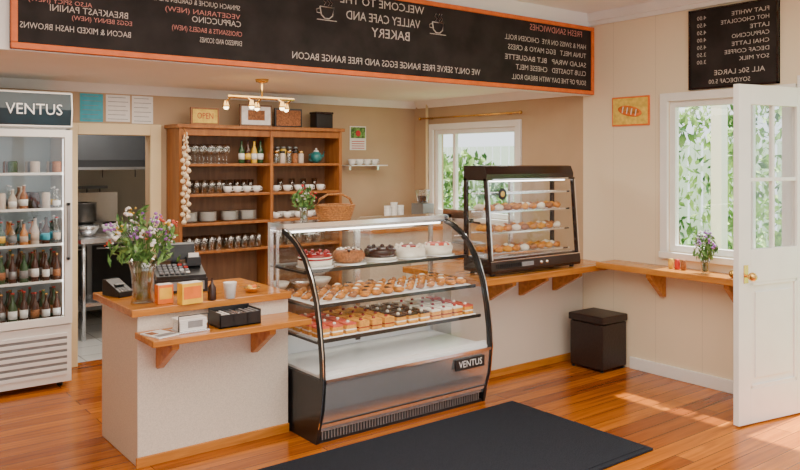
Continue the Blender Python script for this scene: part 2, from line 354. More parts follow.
o=MB('chalkboard_menu'); o.box(WX-.02,WX,by0,by1,bz,2.665,'board').box(WX-.026,WX,by0,by1,bz,bz+.012,'dbrown').box(WX-.026,WX,by0,by0+.012,bz,2.665,'dbrown').box(WX-.026,WX,by1-.012,by1,bz,2.665,'dbrown').box(WX-.026,WX,by0,by1,2.653,2.665,'dbrown'); mb=o.done()
for i,(sx,pr) in enumerate([('FLAT WHITE','4.00'),('HOT CHOCOLATE','4.50'),('LATTE','4.50'),('CAPPUCCINO','4.00'),('CHAI LATTE','4.50'),('DECAF COFFEE','3.50'),('SOY MILK','3.00')]):
    z=2.60-i*.052; L=.026*len(sx); text(mb,sx,(WX-.022,by0+.06+L/2,z),L,.028,'chalk','X',True); text(mb,pr,(WX-.022,by1-.10,z),.07,.028,'chalk','X',True)
text(mb,'ALL 50c LARGE',(WX-.022,by0+.27,2.205),.36,.034,'chalk','X',True); text(mb,'SOY/DECAF 5.00',(WX-.022,by0+.34,2.145),.30,.03,'chalk','X',True)
ya,za=onX(613,98,WX); yb,zb=onX(650,125,WX)
o=MB('bread_poster'); o.box(WX-.012,WX,yb,ya,zb,za,'orc').box(WX-.015,WX-.012,yb+.012,ya-.012,zb+.012,za-.012,'poster')
cy,cz=(ya+yb)/2,(za+zb)/2
o.T=Matrix.Translation((WX-.018,cy,cz))@Matrix.Rotation(.2,4,'X')
o.ball((0,0,0),.05,'orc',(.08,2.2,.8)); o.ball((-.002,0,.005),.04,'pastry',(.08,2.2,.6))
for q in (-.06,-.02,.02,.06): o.box(-.008,-.006,q-.004,q+.004,-.025,.025,'cream2')
o.done()
# ---------------- counters
def bracket(b,x,y0,y1,zt,h,k='ply'):
    b.prismX([(y1,zt),(y0+.03,zt),(y0+.03,zt-.03),(y1-.02,zt-h),(y1,zt-h)],x-.02,x+.02,k)
c=MB('service_counter'); c.box(1.385,2.275,4.02,4.62,.0,.79,'panel').box(1.375,2.275,4.005,4.02,0,.055,'ply')
c.box(1.345,2.278,3.985,4.66,.79,.83,'ply').box(1.37,2.278,3.755,4.02,.675,.708,'ply')
for x in (1.50,2.05): bracket(c,x,3.76,4.02,.675,.17)
c.done(.004)
c=MB('service_counter'); c.box(3.625,WX-.002,4.10,4.62,0,.745,'panel').box(3.625,WX-.002,4.085,4.10,0,.055,'ply')
c.box(3.625,WX-.002,3.79,4.66,.745,.79,'ply')
for x in (3.98,4.32,4.70): bracket(c,x,3.80,4.10,.745,.17)
c.done(.004)
c=MB('wall_shelf'); c.box(4.82,WX-.002,2.50,3.785,.775,.82,'plyY')
for y in (2.75,3.35): c.prismY([(WX-.002,.775),(WX-.2,.775),(WX-.2,.745),(WX-.03,.59),(WX-.002,.59)],y-.02,y+.02,'plyY')
c.done(.004)
b=MB('storage_ottoman'); b.box(4.74,5.035,3.66,3.97,.02,.36,'blackbox').box(4.73,5.038,3.65,3.98,.365,.42,'blackbox')
for x in (4.76,5.01):
    for y in (3.68,3.95): b.cyl((x,y,0),.014,.02,'black',10)
b.done(.01)
m=MB('doormat'); m.box(1.80,3.72,2.53,3.60,.001,.012,'mat').box(1.83,3.69,2.56,3.57,.012,.016,'mat').done(.003)
# ---------------- display case
A0,A1=2.29,3.60
prof=[(3.72,.09),(3.685,.2),(3.665,.37),(3.672,.5),(3.695,.65),(3.73,.8),(3.785,.93),(3.86,1.04),(3.95,1.115),(4.04,1.165),(4.12,1.19)]
BKY=4.30
d=MB('pastry_display_case')
def strip(b,pr,x0,x1,k,off=0):
    vs=[];fs=[]
    for y,z in pr: vs+= [(x0,y+off,z),(x1,y+off,z)]
    for i in range(len(pr)-1): fs.append((2*i,2*i+1,2*i+3,2*i+2))
    b.add(vs,fs,k,True)
def inset(pr,t):
    out=[]
    for i,(y,z) in enumerate(pr):
        a=pr[max(i-1,0)]; c_=pr[min(i+1,len(pr)-1)]; ty,tz=c_[0]-a[0],c_[1]-a[1]; L=math.hypot(ty,tz); out.append((y+tz/L*t,z-ty/L*t))
    return out
d.box(A0+.03,A1-.03,3.76,BKY-.02,0,.09,'black')
for i in range(60):
    x=A0+.05+i*(A1-A0-.1)/59; d.box(x-.005,x+.005,3.745,3.76,.015,.065,'dsteel')
d.box(A0+.02,A1-.02,3.74,3.76,0,.015,'black').box(A0+.02,A1-.02,3.735,3.76,.065,.09,'steel')
low=[p for p in prof if p[1]<=.371]
d.prismX(low+[(BKY,.37),(BKY,.09)],A0+.02,A1-.02,'steel')
for xa,xb in ((A0,A0+.022),(A1-.022,A1)):
    d.prismX([(y-.006,z) for y,z in low]+[(BKY,.37),(BKY,.0),(3.735,0)],xa,xb,'black')
    pr=[p for p in prof if p[1]>=.36]; ins=inset(pr,.030)
    for i in range(len(pr)-1):
        d.prismX([pr[i],pr[i+1],ins[i+1],ins[i]],xa,xb,'black')
    d.box(xa,xb,BKY-.03,BKY,.37,1.19,'steel')
    xm=(xa+xb)/2
    strp=ins+[(BKY-.03,1.17),(BKY-.03,.37)]
    d.add([(xm,y,z) for y,z in strp],[tuple(range(len(strp)))],'glass')
strip(d,[(y-.007,z) for y,z in prof],A0,A0+.007,'chrome'); strip(d,[(y-.007,z) for y,z in prof],A1-.007,A1,'chrome')
strip(d,[p for p in prof if p[1]>=.37],A0+.022,A1-.022,'glass',.004)
d.box(A0+.02,A1-.02,3.655,3.675,.36,.378,'chrome')
d.box(A0+.02,A1-.02,3.705,3.72,.115,.12,'black')
d.box(A0,A1,4.10,BKY,1.19,1.215,'chrome').box(A0+.02,A1-.02,4.11,BKY-.02,1.17,1.19,'steel').box(A0+.06,A1-.06,4.12,4.15,1.158,1.17,'led')
d.box(A0+.022,A1-.022,3.69,BKY-.03,.37,.385,'int').prismX([(3.70,.385),(3.70,.41),(3.72,.41),(3.75,.385)],A0+.022,A1-.022,'int')
d.box(A0+.022,A1-.022,BKY-.03,BKY-.02,.37,.50,'int')
xm=(A0+A1)/2; SB=BKY-.05
d.box(A0+.022,A1-.022,BKY-.02,BKY,1.15,1.19,'steel').box(A0+.022,A1-.022,BKY-.02,BKY,.37,.42,'steel').box(xm-.02,xm+.02,BKY-.03,BKY,.4,1.15,'steel')
d.box(A0+.022,A1-.022,BKY-.012,BKY-.008,.42,1.15,'shelfg')
SH=[(.575,3.76),(.765,3.81),(.955,3.90)]
for z,yf in SH:
    d.box(A0+.03,A1-.03,yf,SB,z-.008,z,'shelfg').box(A0+.024,A1-.024,yf-.012,yf,z-.016,z+.004,'black').box(A0+.03,A1-.03,SB-.005,SB+.005,z-.012,z+.004,'dsteel')
    d.box(A0+.05,A1-.05,yf+.002,yf+.016,z-.018,z-.009,'led')
    for x in (A0+.03,A1-.03): d.box(x-.006,x+.006,yf,SB,z-.02,z-.008,'black')
for x in (A0+.04,A1-.04): d.box(x-.008,x+.008,SB-.005,SB+.01,.385,1.16,'steel')
disp=d.done()
lb=MB('label_plate',disp); lb.box(3.27,3.52,3.655,3.662,.265,.335,'black').done()
text(disp,'VENTUS',(3.395,3.652,.30),.20,.042,'silvertext')
def cake(x,y,z,kind):
    b=MB('round_cake'); r=.104
    b.lathe([(r+.008,0),(r+.012,.004),(0.0001,.006)],(x,y,z+.001),'porc',28)
    z+=.007
    if kind==0: b.lathe([(r,0),(r,.055),(r-.01,.065),(0.0001,.066)],(x,y,z),'cream2',28); b.lathe([(r+.002,.038),(r-.004,.072),(r-.02,.078),(0.0001,.080)],(x,y,z),'cherry',28); [b.ball((x+.078*math.cos(a*.628),y+.078*math.sin(a*.628),z+.079),.013,'cherry') for a in range(10)]
    if kind==1: b.torus((x,y,z+.042),.060,.042,'nut',28,12); [b.ball((x+.06*math.cos(a*.35)+R(-.02,.02),y+.06*math.sin(a*.35)+R(-.02,.02),z+.080),.010,'cream2' if a%2 else 'choc') for a in range(26)]
    if kind==2: b.lathe([(r,0),(r,.03),(r,.031)],(x,y,z),'cream2',28); b.lathe([(r+.001,.02),(r,.062),(r-.012,.074),(0.0001,.075)],(x,y,z),'choc',28); [b.ball((x+.075*math.cos(a*.785),y+.075*math.sin(a*.785),z+.077),.014,'choc') for a in range(8)]
    if kind==3: b.lathe([(r,0),(r,.055),(r-.012,.066),(0.0001,.067)],(x,y,z),'cream2',28); [b.ball((x+.085*math.cos(a*.785),y+.085*math.sin(a*.785),z+.071),.013,'cream2') for a in range(8)]; b.ball((x,y,z+.067),.062,'cherry',(1,1,.25))
    if kind==4: b.lathe([(r-.01,0),(r,.05),(r-.012,.062),(0.0001,.064)],(x,y,z),'cream2',28); b.lathe([(r-.02,.062),(r-.03,.074),(0.0001,.078)],(x,y,z),'pink',28); [b.ball((x+.08*math.cos(a*.785),y+.08*math.sin(a*.785),z+.066),.013,'cream2') for a in range(8)]
    b.done()
for x,k in ((2.465,0),(2.71,1),(2.955,2),(3.195,3),(3.44,4)): cake(x,4.03,.955,k)
b=MB('danish_pastries')
for r_,y in enumerate((3.88,3.98,4.08,4.18)):
    for i in range(14):
        x=A0+.085+i*.0875; z=.767; g=(i//4)
        if g==1 or g==3:
            b.ball((x,y,z+.020),.038,'pastry',(1,1.1,.55),10,6); b.ball((x,y,z+.036),.022,'cream2' if (i+r_)%2 else 'choc',(1,1,.4),8,5)
        else:
            b.T=Matrix.Translation((x,y,z+.02))@Matrix.Rotation(.5,4,'Z'); b.tube([(-.04,.012,0),(-.02,-.006,.004),(0,-.012,.006),(.02,-.006,.004),(.04,.012,0)],[.006,.016,.020,.016,.006],'pastry' if (i+r_)%3 else 'nut',8); b.T=Matrix.Identity(4)
            b.tube([(x-.02,y-.02,z+.036),(x+.02,y+.01,z+.038)],.004,'cream2',5)
b.box(A0+.04,A1-.04,3.83,4.23,.7655,.7672,'paper'); b.done()
b=MB('cake_slices')
for r_,y in enumerate((3.83,3.94,4.05,4.16)):
    for i in range(13):
        x=A0+.09+i*.094; z=.579; s=.036; top=('pink','sponge','choc','cream2')[(i//3)%4]
        b.box(x-s,x+s,y-.04,y+.04,z,z+.020,'sponge').box(x-s,x+s,y-.04,y+.04,z+.020,z+.028,('cream2','cherry')[(i//3)%2]).box(x-s,x+s,y-.04,y+.04,z+.028,z+.050,'sponge').box(x-s,x+s,y-.04,y+.04,z+.050,z+.060,top)
        b.ball((x,y,z+.064),.011,'cherry' if (i//3)%2 else 'cream2',(1,1,.9),8,5)
b.box(A0+.04,A1-.04,3.78,4.23,.5755,.5785,'paper'); b.done()
# ---------------- heated cabinet
B0,B1=3.76,4.70; yf,yb_=3.84,4.12; zb=.792
w=MB('heated_food_cabinet')
for x in (B0+.05,B1-.05):
    for y in (yf+.04,yb_-.04): w.cyl((x,y,zb),.018,.02,'black',10)
w.prismX([(yf,.81),(yf-.008,.83),(yf,.895),(yf+.03,.91),(yb_,.91),(yb_,.81)],B0,B1,'dbrown')
for i in range(14): w.box(B0+.05+i*.018,B0+.06+i*.018,yf-.009,yf,.845,.875,'darkgap')
w.box(B0+.30,B0+.42,yf-.009,yf,.845,.875,'key').ball((B0+.5,yf-.006,.86),.014,'chrome').ball((B0+.56,yf-.006,.86),.014,'chrome').box(B0,B1,yf-.004,yf+.004,.893,.899,'chrome')
w.prismX([(yf+.05,1.455),(yf+.045,1.50),(yf+.07,1.555),(yf+.1,1.56),(yb_,1.56),(yb_,1.455)],B0+.0,B1-.02,'dbrown').box(B0+.06,B1-.08,yf+.045,yf+.05,1.46,1.467,'chrome')
for x in (B0,B1-.024):
    w.prismX([(yf+.005,.905),(yf+.032,.905),(yf+.077,1.47),(yf+.05,1.47)],x,x+.024,'dbrown'); w.box(x,x+.024,yb_-.028,yb_,.9,1.47,'dbrown')
    w.prismX([(yf+.003,.905),(yf+.005,.905),(yf+.05,1.455),(yf+.048,1.455)],x+.014,x+.024,'chrome')
    q=[(yf+.03,.91),(yb_-.028,.91),(yb_-.028,1.47),(yf+.07,1.47)]
    w.add([(x+.012,a_,c_) for a_,c_ in q],[(0,1,2,3)],'glass')
w.add([(B0+.024,yf+.018,.905),(B1-.024,yf+.018,.905),(B1-.024,yf+.06,1.47),(B0+.024,yf+.06,1.47)],[(0,1,2,3)],'glass')
w.box(B0+.024,B1-.024,yb_-.016,yb_-.012,.91,1.46,'shelfg').box((B0+B1)/2-.02,(B0+B1)/2+.01,yb_-.025,yb_,.9,1.47,'steel').box(B0+.024,B1-.024,yf+.03,yb_-.02,.91,.914,'steel')
w.box(B0+.06,B1-.06,yf+.10,yf+.12,1.445,1.455,'led')
HS=(.93,1.08,1.23,1.36)
for z in HS:
    w.box(B0+.03,B1-.03,yf+.075,yf+.083,z-.005,z+.007,'chrome').box(B0+.03,B1-.03,yb_-.05,yb_-.042,z-.004,z+.006,'chrome')
    for i in range(30): w.box(B0+.05+i*.0285,B0+.053+i*.0285,yf+.08,yb_-.045,z-.001,z+.002,'chrome')
w.ball((B0+.15,yf+.040,1.36),.042,'black',(1,.10,1),18,10); w.ball((B0+.15,yf+.037,1.36),.022,'brass',(1,.10,1),14,8)
w.done(.002)
b=MB('savoury_pastries')
for z in HS[:3]:
    for y in (yf+.115,yf+.17,yf+.225):
        for i in range(9):
            x=B0+.10+i*.088
            b.T=Matrix.Translation((x,y,z+.025))@Matrix.Rotation(R(-.5,.5),4,'Z')
            b.tube([(-.038,.01,0),(-.02,-.004,.004),(0,-.008,.006),(.02,-.004,.004),(.038,.01,0)],[.008,.020,.026,.020,.008],('pastry','sponge','pastry','cream2','nut')[(i+int(z*10)+int(y*9))%5],8)
b.done()
# ---------------- drinks fridge
fx0,fx1,fy0,fy1=.80,1.52,5.75,6.27
f=MB('drinks_fridge')
f.box(fx0,fx0+.03,fy0+.05,fy1,.10,2.08,'white').box(fx1-.03,fx1,fy0+.05,fy1,.10,2.08,'white').box(fx0,fx1,fy1-.03,fy1,.1,2.08,'white').box(fx0,fx1,fy0+.05,fy1,1.80,2.08,'white').box(fx0,fx1,fy0+.02,fy1,.04,.44,'white')
for i in range(7): f.box(fx0+.03,fx1-.03,fy0+.012,fy0+.02,.09+i*.045,.115+i*.045,'int')
for i in range(6): f.box(fx0+.03,fx1-.03,fy0+.016,fy0+.021,.116+i*.045,.134+i*.045,'key')
f.prismX([(fy0+.05,1.82),(fy0,1.83),(fy0-.015,1.95),(fy0,2.07),(fy0+.05,2.08)],fx0,fx1,'white').prismX([(fy0-.002,1.84),(fy0-.019,1.95),(fy0-.003,2.06),(fy0+.02,2.06),(fy0+.02,1.84)],fx0+.02,fx1-.01,'screen')
fr=.05
f.box(fx0,fx0+fr,fy0,fy0+.045,.45,1.81,'white').box(fx1-fr,fx1,fy0,fy0+.045,.45,1.81,'white').box(fx0+fr,fx1-fr,fy0,fy0+.045,.45,.50,'white').box(fx0+fr,fx1-fr,fy0,fy0+.045,1.76,1.81,'white')
f.box(fx0+fr,fx1-fr,fy0+.02,fy0+.024,.5,1.76,'glass').box(fx1-.04,fx1-.02,fy0-.03,fy0-.015,.9,1.3,'key').box(fx1-.04,fx1-.02,fy0-.03,fy0,.9,.92,'key').box(fx1-.04,fx1-.02,fy0-.03,fy0,1.28,1.3,'key')
f.box(fx0+.03,fx1-.03,fy1-.04,fy1-.03,.44,1.8,'fint').box(fx1-.045,fx1-.035,fy0+.07,fy0+.075,.5,1.75,'led')
FS=(.46,.74,1.0,1.25,1.50)
for z in FS:
    for i in range(24): f.box(fx0+.04+i*.027,fx0+.043+i*.027,fy0+.09,fy1-.05,z-.003,z,'chrome')
    f.box(fx0+.035,fx1-.035,fy0+.08,fy0+.09,z-.006,z+.012,'white')
for x in (fx0+.06,fx1-.06):
    for y in (fy0+.1,fy1-.06): f.cyl((x,y,0),.02,.045,'black',10)
fridge=f.done(.004)
text(fridge,'VENTUS',(1.27,fy0-.021,1.945),.36,.075,'silvertext')
b=MB('drink_bottles')
def bottle(b,x,y,z,h,r,k,cap='redc',lab='paper'):
    b.lathe([(r*.9,0),(r,.01),(r,h*.55),(r*.8,h*.65),(r*.38,h*.78),(r*.36,h*.95),(r*.42,h)],(x,y,z),k,12)
    b.lathe([(r*.42,0),(r*.42,h*.05)],(x,y,z+h),cap,10); b.lathe([(r*1.02,h*.18),(r*1.02,h*.45)],(x,y,z),lab,12)
rc=random.choice
for si,z in enumerate(FS):
    for i in range(9):
        for y in (fy0+.14,fy0+.22,fy0+.30):
            x=fx0+.075+i*.072
            if si<2: bottle(b,x,y,z+.001,R(.18,.22),R(.024,.030),rc(('amber','amber','amber','greenb')),rc(('brass','black','redc')),rc(('paper','nut','paper','dsteel','key')))
            elif si==2: bottle(b,x,y,z+.001,R(.14,.20),.027,rc(('greenb','milkc','juice','gware','gware','amber')),rc(('redc','black','pwhite')),rc(('milkc','tealp','key','yel')))
            elif si==3: 
                if i//2%2: b.lathe([(.026,0),(.029,.005),(.029,.11),(.024,.12)],(x,y,z+.001),rc(('dsteel','tealp','milkc','redc','gware','choc')),12)
                else: bottle(b,x,y,z+.001,R(.13,.17),.027,rc(('gware','milkc','nut','gware','amber')),'pwhite',rc(('paper','key','pyel')))
            elif i%2==0: b.lathe([(.03,0),(.032,.005),(.032,.08),(.028,.09)],(x,y,z+.001),rc(('milkc','gware','nut','dsteel','greenb')),12)
b.done()
# ---------------- hutch
hy=6.02; h0,hm,h1=PX(179,hy),PX(272,hy),PX(342,hy); HB=BY-.012
h=MB('wooden_display_hutch'); t=.028
for x in (h0,hm-t/2,h1-t): h.box(x,x+t,hy,HB,0,1.86,'hutch')
h.box(h0-.02,h1+.02,hy-.02,HB,1.86,1.89,'hutch').box(h0,h1,HB-.012,HB,0,1.86,'hutchd').box(h0,h1,hy+.01,hy+.03,1.80,1.86,'hutch')
HL=(.06,.42,.85,1.08,1.32,1.57)
for z in HL: h.box(h0+t,hm-t/2,hy+.01,HB-.012,z-.022,z,'hutch'); h.box(hm+t/2,h1-t,hy+.01,HB-.012,z-.022,z,'hutch')
xm=(h0+hm)/2
h.done(.003)
b=MB('wine_glasses')
def wg(b,x,y,z,s=1):
    b.lathe([(.03*s,0),(.028*s,.003),(.004,.008),(.004,.07*s),(.02*s,.085*s),(.032*s,.12*s),(.028*s,.16*s)],(x,y,z),'gware',14)
for i in range(6):
    for y in (6.08,6.15,6.22): wg(b,h0+.09+i*.07,y,1.571)
b.done()
b=MB('tumbler_glasses')
def tumb(x,y,z): b.lathe([(.024,0),(.028,.11),(.026,.11),(.022,.006),(0.0001,.006)],(x,y,z),'gware',14)
for i in range(5):
    for y in (6.07,6.14,6.21):
        tumb(h0+.10+i*.066,y,1.321); tumb(xm+.05+i*.066,y,.851); tumb(h0+.10+i*.066,y,.851); tumb(hm+.1+i*.1,y,.851)
    tumb(xm+.05+i*.066,6.22,1.321); tumb(hm+.07+i*.12,6.22,1.321)
b.done()
b=MB('wine_bottles')
for i,k in enumerate(('greenb','amber','pyel','greenb')): bottle(b,hm-.24+i*.06,6.12,1.571,.19,.026,k,'black','pyel' if i==1 else 'paper')
b.done()
b=MB('plate_stacks')
for x in (h0+.13,h0+.30,xm+.08,xm+.25):
    for j in range(9): b.lathe([(.045,0),(.075,.012),(.078,.013),(.045,.005),(0.0001,.005)],(x,6.15,1.081+j*.009),'porc',20)
b.done()
b=MB('tea_cups')
def teacup(b,x,y,z,k='porc'):
    b.lathe([(.02,0),(.034,.02),(.04,.055),(.037,.055),(.03,.02),(0.0001,.006)],(x,y,z),k,16); b.tube([(x+.035,y,z+.045),(x+.055,y,z+.04),(x+.052,y,z+.018),(x+.032,y,z+.015)],.005,k,6)
for i in range(4): teacup(b,xm+.04+i*.090,6.10,1.321)
for i in range(5): teacup(b,hm+.08+i*.115,6.10,1.321)
for i in range(5): teacup(b,hm+.08+i*.115,6.10,1.081); teacup(b,hm+.08+i*.115,6.20,1.081)
b.done()
b=MB('mixing_bowls')
for i,k in enumerate(('porc','steel','porc')):
    b.lathe([(.04,0),(.08,.05),(.10,.09),(.095,.09),(.075,.05),(.0001,.01)],(hm+.13+i*.22,6.14,.421),k,18); b.lathe([(.04,0),(.08,.05),(.10,.09),(.095,.09),(.075,.05),(.0001,.01)],(h0+.16+i*.25,6.14,.421),k,18)
b.done()
b=MB('glazed_teapot')
X,_=onY(319,150,6.12); b.ball((X,6.17,1.571+.055),.055,'teal',(1,1,1),18,12).lathe([(.03,0),(.02,.012),(.008,.016),(.01,.03),(0.0001,.034)],(X,6.17,1.571+.107),'porc',14)
b.tube([(X+.045,6.17,1.615),(X+.075,6.17,1.64),(X+.088,6.17,1.68)],[.016,.011,.008],'teal').tube([(X-.045,6.17,1.66),(X-.075,6.17,1.65),(X-.075,6.17,1.60),(X-.045,6.17,1.59)],.007,'teal'); b.done()
b=MB('storage_jars')
for i,k in enumerate(('gware','milkc','gware','nut','milkc')):
    x=hm+.07+i*.062
    b.lathe([(.024,0),(.026,.005),(.026,.08),(.02,.09)],(x,6.07,1.571),k,14).lathe([(.023,0),(.023,.02)],(x,6.07,1.661),('brass','black')[i%2],14)
    b.lathe([(.026,0),(.028,.005),(.028,.12),(.02,.13)],(x,6.17,1.571),('choc','gware','pyel','gware','choc')[i],14).lathe([(.022,0),(.022,.02)],(x,6.17,1.701),'dsteel',14)
b.done()
zt=1.891
def frame(name,px0,px1,y0,y1,Y,k,inner,tilt=.0):
    Xa,_=onY(px0,y0,Y); Xb,_=onY(px1,y0,Y); zb_=zt; za_=ZZ(y0,Xa,Y)
    b=MB(name); b.box(Xa,Xb,Y,Y+.02,zb_,za_,k).box(Xa+.015,Xb-.015,Y-.003,Y,zb_+.015,za_-.015,inner); return b.done(.002),(Xa+Xb)/2,(zb_+za_)/2
o,xc,zc=frame('open_sign',191,219,107,122,6.06,'hutch','poster'); text(o,'OPEN',(xc,6.054,zc),.14,.05,'redc')
o,xc,zc=frame('picture_frame',240,272,104,125,6.10,'hutchd','pwhite')
MB('picture_print',o).box(xc-.08,xc+.08,6.094,6.096,zc-.04,zc+.045,'nut').done()
o,xc,zc=frame('picture_frame',275,302,108,126,6.12,'black','nut')
b=MB('storage_tin'); b.box(PX(314,6.1),PX(330,6.1),6.05,6.17,zt,zt+.13,'black').box(PX(314,6.1)-.005,PX(330,6.1)+.005,6.045,6.175,zt+.13,zt+.15,'dbrown').done(.004)
X=PX(185,5.96); b=MB('garlic_braid')
b.tube([(X,5.985,1.86),(X,5.96,1.83),(X,5.96,1.80)],.006,'wicker',6); b.tube([(X,5.96,1.82),(X+.005,5.955,1.5),(X,5.955,1.15)],[.012,.02,.014],'wicker')
for i in range(34):
    a=i*2.4; z=1.78-i*.0205; q=.5+.5*min(1,i/8); b.ball((X+.024*q*math.cos(a),5.945+.018*math.sin(a),z),.018*q+.003,'garlic',(1,1,.95),10,7)
    b.tube([(X+.022*q*math.cos(a),5.945+.018*math.sin(a),z+.013),(X+.01*math.cos(a),5.95,z+.045)],[.007,.003],'garlic',6)
b.done()
def paper(name,px0,px1,py0,py1,k):
    Y=BY-.004; Xa,z1_=onY(px0,py0,Y); Xb,_=onY(px1,py0,Y); z0_=ZZ(py1,Xb,Y)
    b=MB(name); b.box(Xa,Xb,Y,BY,z0_,min(z1_,KZ-.08),k)
    n=6
    for i in range(n):
        z=z0_+.02+(min(z1_,KZ-.08)-z0_-.04)*i/(n-1); b.box(Xa+.015,Xb-.015-.02*(i%2),Y-.001,Y,z-.002,z+.002,'key')
    b.done()
paper('notice_paper',80,103,88,122,'tealp'); paper('notice_paper',106,130,91,122,'paper'); paper('notice_paper',132,153,93,124,'paper')
Y=BY-.006; Xa,z1_=onY(350,126,Y); Xb,_=onY(366,126,Y); z0_=ZZ(150,Xa,Y)
b=MB('wall_calendar'); b.box(Xa,Xb,Y,BY,z0_,z1_,'paper').box(Xa+.01,Xb-.01,Y-.002,Y,(z0_+z1_)/2,z1_-.01,'grn').ball(((Xa+Xb)/2,Y-.003,z1_-.07),.03,'pred',(1,.1,1)); 
for i in range(4): b.box(Xa+.02,Xb-.02,Y-.002,Y,z0_+.015+i*.022,z0_+.022+i*.022,'redc')
b.done()
Xa,zs=onY(345,165,6.2); Xb,_=onY(383,165,6.2)
b=MB('glass_shelf'); b.box(Xa+.02,Xb,6.12,BY,zs-.01,zs,'porc').box(Xa+.05,Xa+.07,6.2,BY,zs-.05,zs-.01,'chrome').box(Xb-.07,Xb-.05,6.2,BY,zs-.05,zs-.01,'chrome').done()
b=MB('coffee_cups')
for i in range(4): teacup(b,Xa+.08+i*.09,6.2,zs+.001)
b.done()
b=MB('back_bench'); b.box(4.08,WX-.07,5.72,6.28,0,.93,'panel').box(4.06,WX-.06,5.69,6.28,.93,.97,'ply').box(4.1,WX-.08,5.71,5.72,.05,.06,'key').done(.004)
b=MB('coffee_grinder'); x,y=4.80,5.85
b.box(x-.07,x+.07,y-.09,y+.09,.971,1.18,'dsteel').lathe([(.05,0),(.075,.12),(.07,.13),(.02,.14)],(x,y,1.18),'gware',16).lathe([(.045,.0),(.05,.06)],(x,y,1.19),'choc',14).box(x-.025,x+.025,y-.13,y-.09,1.05,1.09,'black').done(.005)
b=MB('serving_trays')
for i in range(3): b.box(4.16,4.50,5.80,6.10,.971+i*.03,.985+i*.03,'porc').box(4.20,4.46,5.84,6.06,.985+i*.03,1.001+i*.03,'cream2')
b.done(.003)
b=MB('takeaway_cups')
for q in range(3):
    for j in range(4+q%2): b.lathe([(.026,0),(.036,.09),(.034,.09),(.024,.004)],(4.56+q*.08,6.10,.971+j*.03),'pwhite',14)
b.done()
b=MB('espresso_machine'); x=4.72
b.box(x-.12,x+.12,5.0+.0,5.32,.79+.001,.86,'steel').box(x-.12,x+.12,5.2,5.32,.86,1.12,'steel').box(x-.12,x+.12,5.02,5.32,1.08,1.16,'chrome').lathe([(.028,0),(.028,.04)],(x,5.08,1.04),'black',14).tube([(x,5.08,1.05),(x,4.96,1.045)],.01,'black').box(x-.1,x+.1,5.03,5.18,.861,.868,'dsteel').done(.004)
b=MB('side_bench'); b.box(4.5,WX-.01,4.9,5.66,0,.75,'panel').box(4.47,WX-.01,4.88,5.68,.75,.79,'ply').done(.004)
MB('wall_pipe').cyl((WX-.03,PYw(427,WX-.03),0),.014,KZ-.02,'yellowtrim',12).done()
MB('curtain_rail').tube([(WX-.05,4.75,2.02),(WX-.05,6.15,2.02)],.009,'brass').box(WX-.055,WX,4.9,4.92,2.01,2.03,'brass').box(WX-.055,WX,6.0,6.02,2.01,2.03,'brass').ball((WX-.05,4.75,2.02),.017,'brass').ball((WX-.05,6.15,2.02),.017,'brass').done()
Y=5.2; xc=PX(262,Y); b=MB('chandelier')
b.lathe([(.05,0),(.045,-.02),(.01,-.03)],(xc,Y,KZ),'brass',18).tube([(xc,Y,KZ-.02),(xc,Y,2.06)],.007,'brass').tube([(xc-.27,Y,2.06),(xc+.27,Y,2.06)],.012,'brass')
for i in range(5):
    x=xc-.25+i*.125; dy=.05*(-1)**i
    b.tube([(x,Y,2.06),(x,Y+dy,2.04),(x,Y+dy*1.6,2.03)],.007,'brass').lathe([(.012,0),(.02,-.03),(.030,-.045)],(x,Y+dy*1.6,2.035),'brass',12).ball((x,Y+dy*1.6,1.988),.019,'bulb')
b.done()
# ---------------- counter items
ZC=.831
def bouquet(name,x,y,z,vh,vr,fh,sp,kf,nst=26,nl=160,ls=.018,vase='gware'):
    b=MB(name)
    b.lathe([(vr*.75,0),(vr*.8,.004),(vr*.72,vh*.3),(vr*.8,vh*.7),(vr,vh),(vr*.95,vh),(vr*.75,vh*.7),(vr*.66,vh*.3),(vr*.7,.012),(0.0001,.01)],(x,y,z),vase,20)
    b.lathe([(vr*.66,.012),(vr*.62,vh*.3),(vr*.7,vh*.6),(0.0001,vh*.6)],(x,y,z),'water',20)
    for i in range(nst):
        a=R(0,6.28); q=math.sqrt(R(0,1))*sp; hh=fh*R(.5,1)*(1-.35*(q/sp)**2)
        e=(x+q*math.cos(a),y+q*math.sin(a)*.8,z+vh+hh)
        b.tube([(x+R(-.4,.4)*vr,y+R(-.4,.4)*vr,z+.015),(x+.3*q*math.cos(a)*.8,y+.3*q*math.sin(a)*.8,z+vh),((x+e[0])/2+.1*(e[0]-x),(y+e[1])/2,z+vh+hh*.6),e],.0022,'stem',5)
        k=kf[i%len(kf)]
        for j in range(6):
            c=(e[0]+R(-.016,.016),e[1]+R(-.016,.016),e[2]+R(-.03,.016))
            if k=='grn': b.leaf(c,.02,'grn')
            else: b.ball(c,R(.005,.011),k,(1,1,.8),7,5)
    for i in range(nl):
        a=R(0,6.28); q=math.sqrt(R(0,1))*sp; hh=R(-.05,.8)*fh*(1-.3*(q/sp)**2); b.leaf((x+q*math.cos(a),y+q*math.sin(a)*.8,z+vh+hh),R(.6,1.3)*ls,'grn')
    return b.done()
x,y=onZ(143,302,ZC); bouquet('flower_vase',x,y,ZC,.23,.078,.29,.19,['purple','pwhite','pwhite','purple','pink','grn','pwhite','pyel'],44,160,.022)
x,y=2.49,4.205; bouquet('flower_vase',x,y,1.216,.09,.032,.14,.075,['pred','grn','pwhite'],12,90,.016)
bx,by_=2.71,4.19; b=MB('wicker_basket')
for i in range(8):
    z=1.224+i*.012; r0=.078+.003*i
    b.T=Matrix.Translation((bx,by_,z))@Matrix.Scale(1.35,4,(1,0,0)); b.torus((0,0,0),r0,.008,'wicker',28,7)
